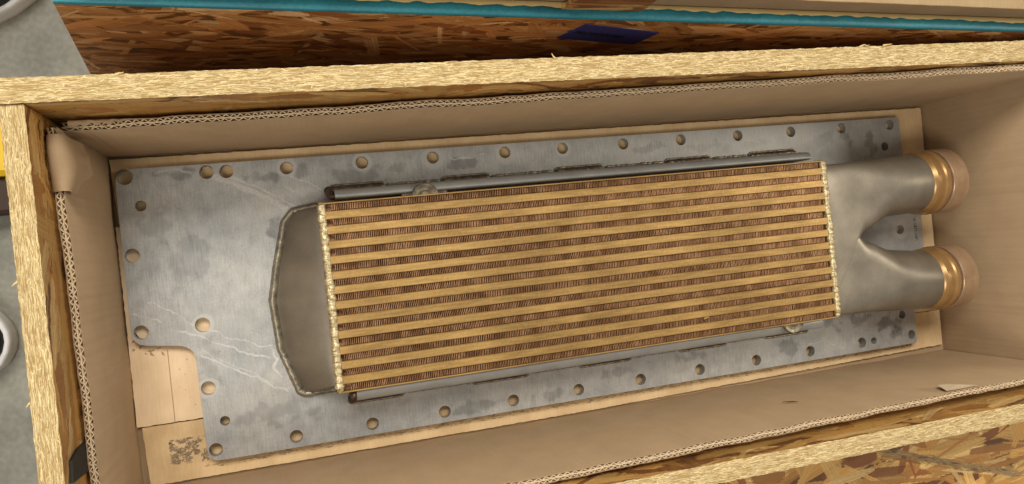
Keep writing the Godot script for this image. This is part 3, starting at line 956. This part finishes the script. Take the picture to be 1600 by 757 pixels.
func build_pads() -> void:
	var y := -0.0103
	var th := 0.0065
	M.dirt = plain(Color(0.64, 0.53, 0.40), 0.9)
	M.tar = plain(Color(0.57, 0.49, 0.39), 0.9)
	pad("long kraft cardboard pad under the plate along the back wall", [[-0.0722, -0.3050], [0.9440, -0.3045], [0.9435, -0.2395], [-0.0695, -0.2395]], y, th, 401, M.pad, [])
	pad("pale cardboard pad showing at the notch in the plate, beside the left wall", [[-0.0728, -0.2365], [0.30, -0.2365], [0.30, -0.0325], [-0.0727, -0.0325]], y, th, 402, M.pad_pale, [["crease", cbox_at(Vector3(-0.037, y + 0.0001, -0.070), Vector3(0.0007, 0.0004, 0.074)), M.dirt], ["torn_ply", smudge(-0.070, -0.040, -0.125, -0.102, y, 30, 11, 0.004, 0.003), M.dirt], ["specks", smudge(-0.03, -0.014, -0.10, -0.04, y, 26, 12, 0.0016, 0.0012), M.dirt]])
	pad("long front cardboard pad with dark smears, along the front wall", [[-0.0690, -0.0310], [0.30, -0.0310], [0.9435, -0.0245], [0.9420, 0.0235], [0.40, 0.0298], [-0.0660, 0.0290]], y - 0.0025, th - 0.0025, 403, M.pad, [["smear", smudge(-0.045, -0.008, -0.014, 0.012, y - 0.0025, 1500, 13, 0.0022, 0.0016), M.tar], ["roller_marks", smudge(-0.012, 0.90, 0.0135, 0.0185, y - 0.0025, 2600, 14, 0.0035, 0.0008), M.dirt], ["edge_grime", smudge(0.0, 0.90, 0.0180, 0.0205, y - 0.0025, 900, 15, 0.004, 0.0006), M.tar]])
	pad("kraft cardboard pad showing beyond the plate's right edge, under the outlets", [[0.302, -0.2385], [0.9440, -0.2385], [0.9438, -0.0260], [0.302, -0.0260]], y, th, 404, M.pad, [])

func cbox_at(c: Vector3, size: Vector3) -> ArrayMesh:
	var st := begin()
	st.set_smooth_group(-1)
	add_cbox(st, c, size, 0.0001)
	return finish(st)

# ------------------------------------------------------------------ surroundings
func build_neighbour() -> void:
	var T0 := Vector3(0.0868, 0.2, -0.3902)
	var e := Vector3(0.9988, 0, 0.0481).normalized()
	var d := Vector3(-0.1148, -0.9931, -0.0120).normalized()
	var back := Vector3(-0.0481, 0, -0.9988)
	var c := thing("neighbouring_crate", Vector3.ZERO, "reddish brown strand board crate with a turquoise painted top edge, behind the open crate", "crate")
	var s0 := -0.146; var s1 := 0.93; var h := 0.4528
	var st := begin()
	st.set_smooth_group(-1)
	var th := 0.010
	var P := func(s: float, t: float, b: float) -> Vector3: return T0 + e * s + d * t + back * b
	quad(st, P.call(s0, 0.0, 0.0), P.call(s1, 0.0, 0.0), P.call(s1, h, 0.0), P.call(s0, h, 0.0))
	quad(st, P.call(s1, 0.0, th), P.call(s0, 0.0, th), P.call(s0, h, th), P.call(s1, h, th))
	for s in [s0, s1]:
		quad(st, P.call(s, 0.0, 0.0), P.call(s, h, 0.0), P.call(s, h, th), P.call(s, 0.0, th))
	put("wall_panel", finish(st), M.osb_brown, c)
	# painted top edge, paint chipped along its far side
	var nf := nz(515, 40.0, 3)
	var st2 := begin(); var rows: Array = []
	for i in 260:
		var s := lerpf(s0, s1, i / 259.0)
		var w := 0.0090 + nf.get_noise_2d(s, 0.0) * 0.0022
		var yy := nf.get_noise_2d(s, 5.0) * 0.0006
		rows.append(PackedVector3Array([P.call(s, 0.004, -0.0006), P.call(s, 0.0, -0.0005) + Vector3(0, yy, 0), P.call(s, 0.0, 0.001) + Vector3(0, 0.0008 + yy, 0), P.call(s, 0.0, w) + Vector3(0, 0.0008 - yy, 0), P.call(s, 0.003, w)]))
	sheet(st2, rows, false, 0)
	put("painted_edge", finish(st2), M.teal, c)
	var bare := begin(); var rb: Array = []
	for i in 200:
		var s := lerpf(s0, s1, i / 199.0)
		rb.append(PackedVector3Array([P.call(s, 0.0, 0.004) + Vector3(0, 0.0003, 0), P.call(s, 0.0, 0.0135) + Vector3(0, 0.0003 + nf.get_noise_2d(s, 44.0) * 0.0004, 0), P.call(s, 0.02, 0.0135)]))
	sheet(bare, rb, false, 0)
	put("bare_edge", finish(bare), M.splint, c)
	# side wall running away from the camera
	var side := begin()
	side.set_smooth_group(-1)
	var L := 0.42
	quad(side, P.call(s0, 0.0, th), P.call(s0, h, th), P.call(s0, h, L), P.call(s0, 0.0, L))
	quad(side, P.call(s0 + th, 0.0, th), P.call(s0 + th, h, th), P.call(s0 + th, h, L), P.call(s0 + th, 0.0, L))
	quad(side, P.call(s0, 0.0, th), P.call(s0 + th, 0.0, th), P.call(s0 + th, 0.0, L), P.call(s0, 0.0, L))
	put("wall_panel", finish(side), M.osb_brown, c)
	# batten of pale strand board breaking through between box and edge
	var bt := begin()
	bt.set_smooth_group(-1)
	var q := [P.call(0.262, 0.003, 0.0068), P.call(0.342, 0.003, 0.0072), P.call(0.338, -0.040, 0.0085), P.call(0.268, -0.041, 0.0080)]
	quad(bt, q[0], q[3], q[2], q[1])
	for k in 4:
		quad(bt, q[k], q[(k + 1) % 4], q[(k + 1) % 4] + back * 0.004, q[k] + back * 0.004)
	put("batten", finish(bt), M.osb, c)
	# cardboard box standing in that crate
	var bx := thing("filled_carton", Vector3.ZERO, "closed kraft carton rising above the turquoise edge of the crate behind", "carton")
	var hb := 0.030
	var cs := begin()
	cs.set_smooth_group(-1)
	var A: Vector3 = P.call(s0 + 0.015, 0.0, 0.0145); var B: Vector3 = P.call(s1 - 0.01, 0.0, 0.0145)
	var up := Vector3(0, hb, 0)
	var dn := Vector3(0, -0.30, 0)
	quad(cs, A + up, B + up, B + dn, A + dn)
	quad(cs, A + up, A + dn, A + dn + back * 0.38, A + up + back * 0.38)
	quad(cs, B + up, B + dn, B + dn + back * 0.38, B + up + back * 0.38)
	quad(cs, A + dn, B + dn, B + dn + back * 0.38, A + dn + back * 0.38)
	put("carton_side", finish(cs), M.kraft, bx)
	var ct := begin(); var rt: Array = []
	for i in 120:
		var s := i / 119.0
		var p := A.lerp(B, s) + up - back * (0.0008 + nf.get_noise_2d(s, 80.0) * 0.0005)
		rt.append(PackedVector3Array([p + Vector3(0, -0.0016, 0), p + Vector3(0, 0.0006 + nf.get_noise_2d(s * 2.0, 70.0) * 0.0008, 0), p + back * 0.19 + Vector3(0, 0.0006, 0), p + back * 0.38 + Vector3(0, 0.0006, 0)]))
	sheet(ct, rt, false, 0)
	put("lid_flap", finish(ct), M.pad, bx)
	# navy sticker on the strand board
	var nrm := -e.cross(d).normalized()
	if nrm.z < 0: nrm = -nrm
	var stk := thing("sticker", Vector3.ZERO, "dark blue sticker with faint black lettering on the brown crate behind", "sticker")
	var sk := begin()
	sk.set_smooth_group(-1)
	var k0: Array = []
	for v in [[0.2942, 0.0184], [0.3830, 0.0393], [0.3807, 0.0830], [0.2876, 0.0655]]:
		k0.append(P.call(v[0], v[1], 0.0) + nrm * 0.0012)
	quad(sk, k0[0], k0[1], k0[2], k0[3])
	for k in 4:
		quad(sk, k0[k], k0[(k + 1) % 4], k0[(k + 1) % 4] - nrm * 0.0010, k0[k] - nrm * 0.0010)
	put("label_sheet", finish(sk), M.navy, stk)
	var tm := TextMesh.new()
	var font := SystemFont.new()
	font.font_names = PackedStringArray(["Droid Sans"])
	font.font_weight = 700
	tm.font = font
	tm.text = "NORNUM"
	tm.font_size = 32
	tm.pixel_size = 0.00040
	tm.depth = 0.0004
	var o := put("lettering", tm, M.navy_ink, stk)
	var xa: Vector3 = (k0[1] - k0[0]).normalized()
	var ya: Vector3 = nrm.cross(xa).normalized()
	o.transform = Transform3D(Basis(xa, ya, xa.cross(ya)), (k0[0] + k0[1] + k0[2] + k0[3]) / 4.0 + nrm * 0.0003 - xa * 0.012)

func build_front_crate() -> void:
	var c := thing("front_crate", Vector3.ZERO, "yellow strand board crate lid with large flakes below the front edge, lower right corner", "crate")
	put("lid_panel", cbox(Vector3(1.3, 0.018, 0.42), 0.001), M.osb, c, Vector3(0.75, 0.031, 0.300))
	put("wall_panel", cbox(Vector3(1.28, 0.271, 0.018), 0.001), M.osb, c, Vector3(0.75, -0.1145, 0.105))
	put("wall_panel", cbox(Vector3(1.28, 0.271, 0.018), 0.001), M.osb, c, Vector3(0.75, -0.1145, 0.495))
	# grey scuff across the lid
	put("scuff", smudge_line(Vector3(0.772, 0.0401, 0.129), Vector3(0.995, 0.0401, 0.2005), 0.006, 260, 61), M.scuff, c)

func smudge_line(a: Vector3, b: Vector3, w: float, count: int, seed_: int) -> ArrayMesh:
	var r := RandomNumberGenerator.new(); r.seed = seed_
	var st := begin(); st.set_smooth_group(-1)
	var dir := (b - a).normalized()
	var nrm := dir.cross(Vector3.UP).normalized()
	for i in count:
		var c := a.lerp(b, r.randf()) + nrm * r.randfn(0.0, 0.4) * w + Vector3(0, 0.0001 + 0.00002 * (i % 9), 0)
		var l := r.randf_range(0.006, 0.020); var h := r.randf_range(0.0002, 0.0007)
		var u := (dir + nrm * r.randfn(0, 0.12)).normalized()
		quad(st, c - u * l, c + nrm * h, c + u * l, c - nrm * h)
	return finish(st)

func build_shoe(at: Vector3, turn: float, label: String) -> void:
	var s := thing("sneaker", at, label, "shoe", "sneakers of people standing by")
	s.rotation.y = turn
	# toe towards +x, heel at -x; half width along the length
	var prof := [[0.0, 0.006], [-0.004, 0.019], [-0.013, 0.033], [-0.028, 0.043], [-0.050, 0.049], [-0.085, 0.050], [-0.13, 0.043], [-0.18, 0.037], [-0.23, 0.036], [-0.262, 0.031], [-0.278, 0.020], [-0.284, 0.006]]
	var ring := func(inset: float, y: float) -> PackedVector3Array:
		var r := PackedVector3Array()
		var k := 1.0 - inset / 0.05
		for p in prof: r.append(Vector3((p[0] + 0.142) * (1.0 - inset / 0.142) - 0.142, y, p[1] * k))
		for i in range(prof.size() - 1, -1, -1): r.append(Vector3((prof[i][0] + 0.142) * (1.0 - inset / 0.142) - 0.142, y, -prof[i][1] * k))
		return r
	var st := begin()
	var rows: Array = [ring.call(0.004, 0.0)]
	for k in 6:
		rows.append(ring.call(0.0 + 0.0012 * (k % 2), 0.003 + 0.0045 * k))
	rows.append(ring.call(0.0015, 0.030)); rows.append(ring.call(0.004, 0.032)); rows.append(ring.call(0.010, 0.032))
	sheet(st, rows, true, 1)
	cap(st, rows[0], true); cap(st, rows[-1])
	put("sole", finish(st), M.white, s)
	var su := begin()
	var ur: Array = []
	for k in 7:
		var t := k / 6.0
		var r: PackedVector3Array = ring.call(0.0065 + 0.030 * t * t, 0.0315)
		for i in r.size():
			var back := clampf(-r[i].x / 0.16, 0.0, 1.0)
			r[i].y += (0.022 + 0.055 * back) * sin(t * PI * 0.5)
		ur.append(r)
	sheet(su, ur, true, 1)
	cap(su, ur[-1])
	put("upper", finish(su), M.black, s)

func build_surroundings() -> void:
	M.scuff = plain(Color(0.57, 0.47, 0.33), 0.8)
	var fl := MeshInstance3D.new()
	fl.name = "floor"
	fl.mesh = cbox(Vector3(8, 0.1, 8), 0.01)
	fl.material_override = M.concrete
	add_child(fl)
	fl.position = Vector3(0, -0.30, 0)
	fl.set_meta("kind", "structure")
	build_neighbour()
	build_front_crate()
	build_shoe(Vector3(-0.241, -0.25, -0.129), 0.06, "white soled black sneaker left of the crate, toe pointing to the crate")
	build_shoe(Vector3(-0.164, -0.25, -0.620), 0.6435, "white soled black sneaker at the top left corner of the photo")
	var y := thing("floor_block", Vector3(-0.245, -0.25, -0.318), "yellow topped dark wooden block at the left edge beside the crate", "block")
	put("base", cbox(Vector3(0.09, 0.05, 0.040), 0.003), M.dark_wood, y, Vector3(0, 0.025, 0.020))
	put("yellow_cover", cbox(Vector3(0.088, 0.03, 0.070), 0.006), M.yellow, y, Vector3(0, 0.045, -0.038))
	# crumbs on the core and a thread of fibre
	var ch := put("metal_chip", cbox(Vector3(0.0034, 0.0009, 0.0018), 0.0002), plain(Color(0.62, 0.72, 0.80), 0.3, 0.6), self, Vector3(0.352, CY - 0.0009, -0.1046))
	ch.rotation = Vector3(0.1, 0.2, 0.1)
	meta(ch, "tiny bright bluish metal chip caught in the copper fins", "chip")
	var ch2 := put("chip", cbox(Vector3(0.007, 0.0008, 0.0022), 0.0003), M.brass, self, Vector3(0.5359, CY + 0.0005, -0.0717))
	ch2.rotation = Vector3(0.0, 0.22, 0.0)
	var th := put("wood_fibre", tube(PackedVector3Array([Vector3(0.600, 0.104, 0.0285), Vector3(0.605, 0.1085, 0.0285), Vector3(0.610, 0.1095, 0.0288), Vector3(0.614, 0.113, 0.0290)]), PackedFloat32Array([0.0003, 0.0006, 0.0006, 0.0003]), 6), M.dark_wood, self)
	meta(th, "short curl of brown fibre clinging to the front cardboard wall", "fibre")
	meta(ch2, "small tan chip lying on a brass bar near the lower right of the core", "chip")

# ------------------------------------------------------------------ scene
func _ready() -> void:
	rng.seed = 20240
	# camera solved from the bolt holes and the box corners
	var cam := Camera3D.new()
	cam.name = "camera"
	cam.projection = Camera3D.PROJECTION_PERSPECTIVE
	cam.fov = rad_to_deg(2.0 * atan(378.5 / 1205.23))
	cam.near = 0.02
	cam.far = 60.0
	var right := Vector3(0.9552, 0.2772, 0.1041).normalized()
	var fwd := Vector3(0.2783, -0.9605, 0.0038).normalized()
	var upv := right.cross(fwd).normalized()
	cam.transform = Transform3D(Basis(right, upv, -fwd).orthonormalized(), Vector3(0.0917, 0.8494, -0.1832))
	add_child(cam)
	cam.current = true
	var we := WorldEnvironment.new()
	we.name = "world_environment"
	var env := Environment.new()
	env.background_mode = Environment.BG_COLOR
	env.background_color = Color(0.64, 0.64, 0.63)
	env.background_energy_multiplier = 0.8
	env.tonemap_mode = Environment.TONE_MAPPER_LINEAR
	env.tonemap_exposure = 1.0
	env.sdfgi_enabled = true
	env.ssao_enabled = true
	env.ssil_enabled = true
	we.environment = env
	add_child(we)
	lamp("ceiling_lamp", Vector3(-0.15, 2.5, -1.55), Vector3(0.25, 0, -0.1), Vector2(1.6, 0.8), 7.2, Color(1.0, 0.985, 0.945))
	lamp("ceiling_lamp", Vector3(3.3, 2.5, -0.55), Vector3(0.4, 0, -0.1), Vector2(1.3, 0.5), 4.0, Color(1.0, 0.97, 0.90))
	lamp("ceiling_lamp", Vector3(-0.9, 2.6, 1.0), Vector3(0.1, 0, -0.1), Vector2(1.4, 0.8), 3.6, Color(1.0, 0.98, 0.93))
	make_materials()
	build_crate()
	build_box()
	build_pads()
	build_exchanger()
	build_surroundings()

func lamp(called: String, at: Vector3, aim: Vector3, size: Vector2, energy: float, c: Color) -> void:
	var l := AreaLight3D.new()
	l.name = called
	l.area_size = size
	l.light_energy = energy
	l.light_color = c
	l.area_range = 12.0
	l.shadow_enabled = true
	add_child(l, true)
	l.look_at_from_position(at, aim, Vector3(0, 0, 1))
